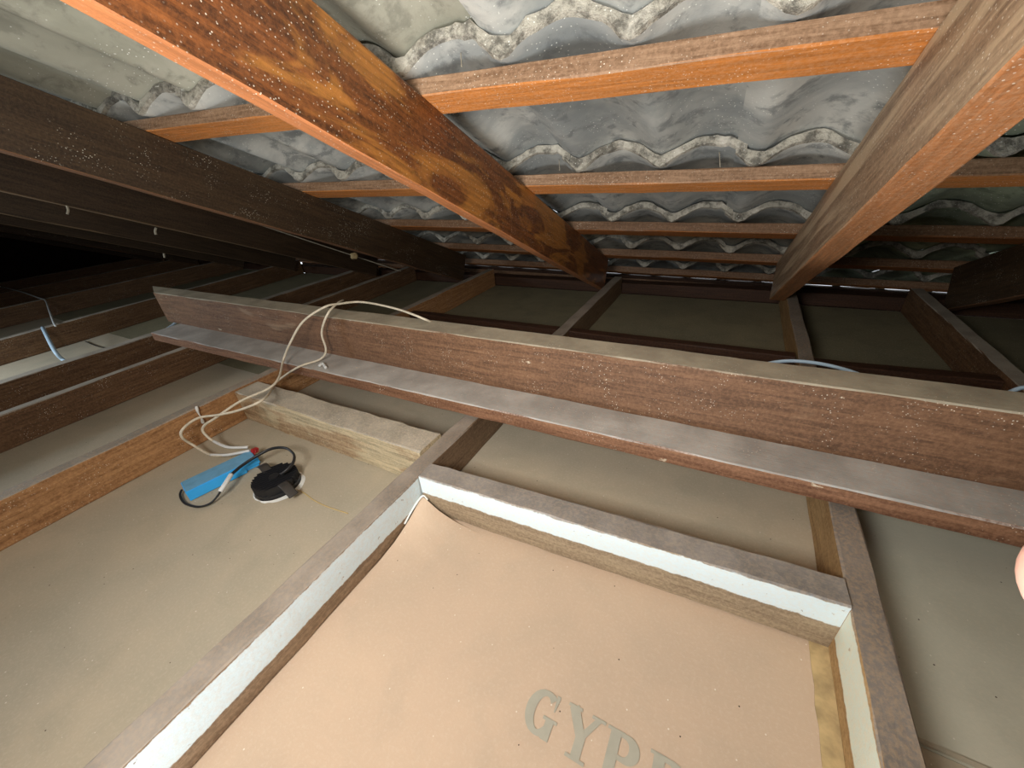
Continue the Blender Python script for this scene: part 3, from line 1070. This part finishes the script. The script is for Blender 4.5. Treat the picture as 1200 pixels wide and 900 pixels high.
o = link('plaster_flake', tube_mesh('plaster_flake', [on_z(374, 429, 0.232) * S, on_z(378, 426, 0.236) * S, on_z(382, 431, 0.232) * S], 0.0035, 6), M['white'])
tag(o, 'curled white plaster flake on the grey flat board near the cable', 'flake')
o = blob('spider_cocoon', roof(-1.98, 2.55, 0.44) * S, 0.016, M['tape'], 3.0, (1, 1, 0.8))
o.location = on_y(415, 300, 2.3) * S
tag(o, 'pale round spider cocoon on threads under the dark rafter', 'cocoon')


def web(pts, r, lab):
    o = link('cobweb', tube_mesh('cobweb', [p * S for p in pts], r, 5, sub=4), M['web'])
    tag(o, lab, 'cobweb')
    return o


def sag(a, b, s_, n_=7):
    return [a.lerp(b, i / n_) - Vector((0, 0, s_ * math.sin(math.pi * i / n_))) for i in range(n_ + 1)]


web(sag(on_y(300, 262, 1.9), on_y(470, 318, 2.8), 0.0), 0.0022, 'long dusty web thread under the dark rafter holding the cocoon')
web([on_x(183, 267, -3.42), on_x(182, 271, -3.42), on_x(183, 275, -3.42)], 0.0035, 'tuft of dusty cobweb hanging mid way on the second dark rafter')
web([on_x(78, 240, -3.42), on_x(80, 246, -3.42), on_x(79, 251, -3.42)], 0.0030, 'small dusty cobweb tuft on the second dark rafter near the left')
web([on_x(192, 297, -4.5), on_x(193, 302, -4.5)], 0.004, 'tiny web tuft below the lowest pale rafter edge')

# tie wires between tile gaps and battens
for (u, v0, v1, lab) in ((655, 187, 200, 'thin grey tie wire in the tile gap above the second batten, near the golden rafter'),
                         (843, 178, 196, 'thin grey tie wire in the tile gap near the tan rafter'),
                         (540, 62, 78, 'dark cobweb thread in the top gap beside the golden rafter')):
    d0, d1 = ray(u, v0), ray(u + 1, v1)
    tt = 1.55 if v0 > 100 else 0.84
    p0 = RC + d0 * (0.74 / d0.dot(RN))
    p1 = RC + d1 * (0.685 / d1.dot(RN))
    o = link('tie_wire', tube_mesh('tie_wire', [p0 * S, p0.lerp(p1, 0.5) * S, p1 * S], 0.0007, 5), M['web'])
    tag(o, lab, 'wire')

# white caulk drip on the reddish joist
o = link('sealant_drip', tube_mesh('sealant_drip', [on_x(230, 476, -2.025) * S, on_x(232, 483, -2.02) * S, on_x(236, 490, -2.02) * S, on_x(238, 496, -2.022) * S], lambda f: 0.0022 + 0.001 * math.sin(f * 9), 7), M['white'])
tag(o, 'small white sealant drip on the side of the reddish joist', 'drip')

# ================================================================== fingertip at the right edge
skin = NT('skin')
nn = skin.noise(skin.coord(), 60, 4, 0.6)
skin.l(skin.mix(skin.ramp(nn, 0.3, 0.7), rgb(206, 158, 138), rgb(218, 176, 156)), skin.b.inputs['Base Color'])
skin.b.inputs['Roughness'].default_value = 0.55
skin.b.inputs['Subsurface Weight'].default_value = 0.15
skin.b.inputs['Subsurface Radius'].default_value = (0.01, 0.004, 0.002)
hand = empty('person')
tip = (XR * (664) + DN * (262) + FW * 451) * (0.062 / 451) + RC * S
hand.location = tip
tag(hand, 'pale fingertip of the person holding the camera, poking in at the right edge', 'person')


def skinned(name, chain_list, parent):
    vs_, es, rad = [], [], []
    for ch in chain_list:
        root = None
        prev = ch[0] if isinstance(ch[0], int) else None
        for it in ch:
            if isinstance(it, int):
                prev = it
                continue
            vs_.append(it[0])
            rad.append(it[1])
            if prev is not None:
                es.append((prev, len(vs_) - 1))
            prev = len(vs_) - 1
    me = bpy.data.meshes.new(name)
    me.from_pydata([tuple(v) for v in vs_], es, [])
    o = link(name, me, None, parent)
    sk = o.modifiers.new('skin', 'SKIN')
    me.skin_vertices.new() if not me.skin_vertices else None
    for i, r in enumerate(rad):
        me.skin_vertices[0].data[i].radius = (r, r)
    me.skin_vertices[0].data[0].use_root = True
    sk.use_smooth_shade = True
    sub = o.modifiers.new('sub', 'SUBSURF')
    sub.levels = sub.render_levels = 3
    me.materials.append(skin.m)
    return o


def HV(r, d, f):       # hand-local direction: right, down, forward of the lens
    return XR * r + DN * d + FW * f


palm0 = HV(0.088, 0.045, -0.025)
hand_chains = [
    [(palm0, 0.022), (HV(0.10, 0.075, -0.035), 0.024), (HV(0.115, 0.125, -0.05), 0.022), (HV(0.14, 0.24, -0.08), 0.030)],
    [0, (HV(0.066, 0.016, -0.010), 0.0125), (HV(0.038, 0.001, 0.0), 0.0125), (HV(0.014, 0.0, 0.001), 0.0145), (HV(0.002, 0.0, 0.001), 0.0145)],
    [1, (HV(0.070, 0.052, -0.012), 0.0105), (HV(0.040, 0.036, 0.002), 0.0095), (HV(0.026, 0.030, 0.004), 0.0080)],
    [1, (HV(0.074, 0.078, -0.016), 0.0100), (HV(0.046, 0.066, 0.0), 0.0090), (HV(0.032, 0.060, 0.002), 0.0078)],
    [1, (HV(0.082, 0.100, -0.022), 0.0090), (HV(0.058, 0.094, -0.006), 0.0080), (HV(0.046, 0.090, -0.004), 0.0070)],
    [0, (HV(0.072, 0.050, -0.055), 0.0120), (HV(0.048, 0.040, -0.066), 0.0110), (HV(0.030, 0.034, -0.068), 0.0090)],
]
skinned('hand', hand_chains, hand)
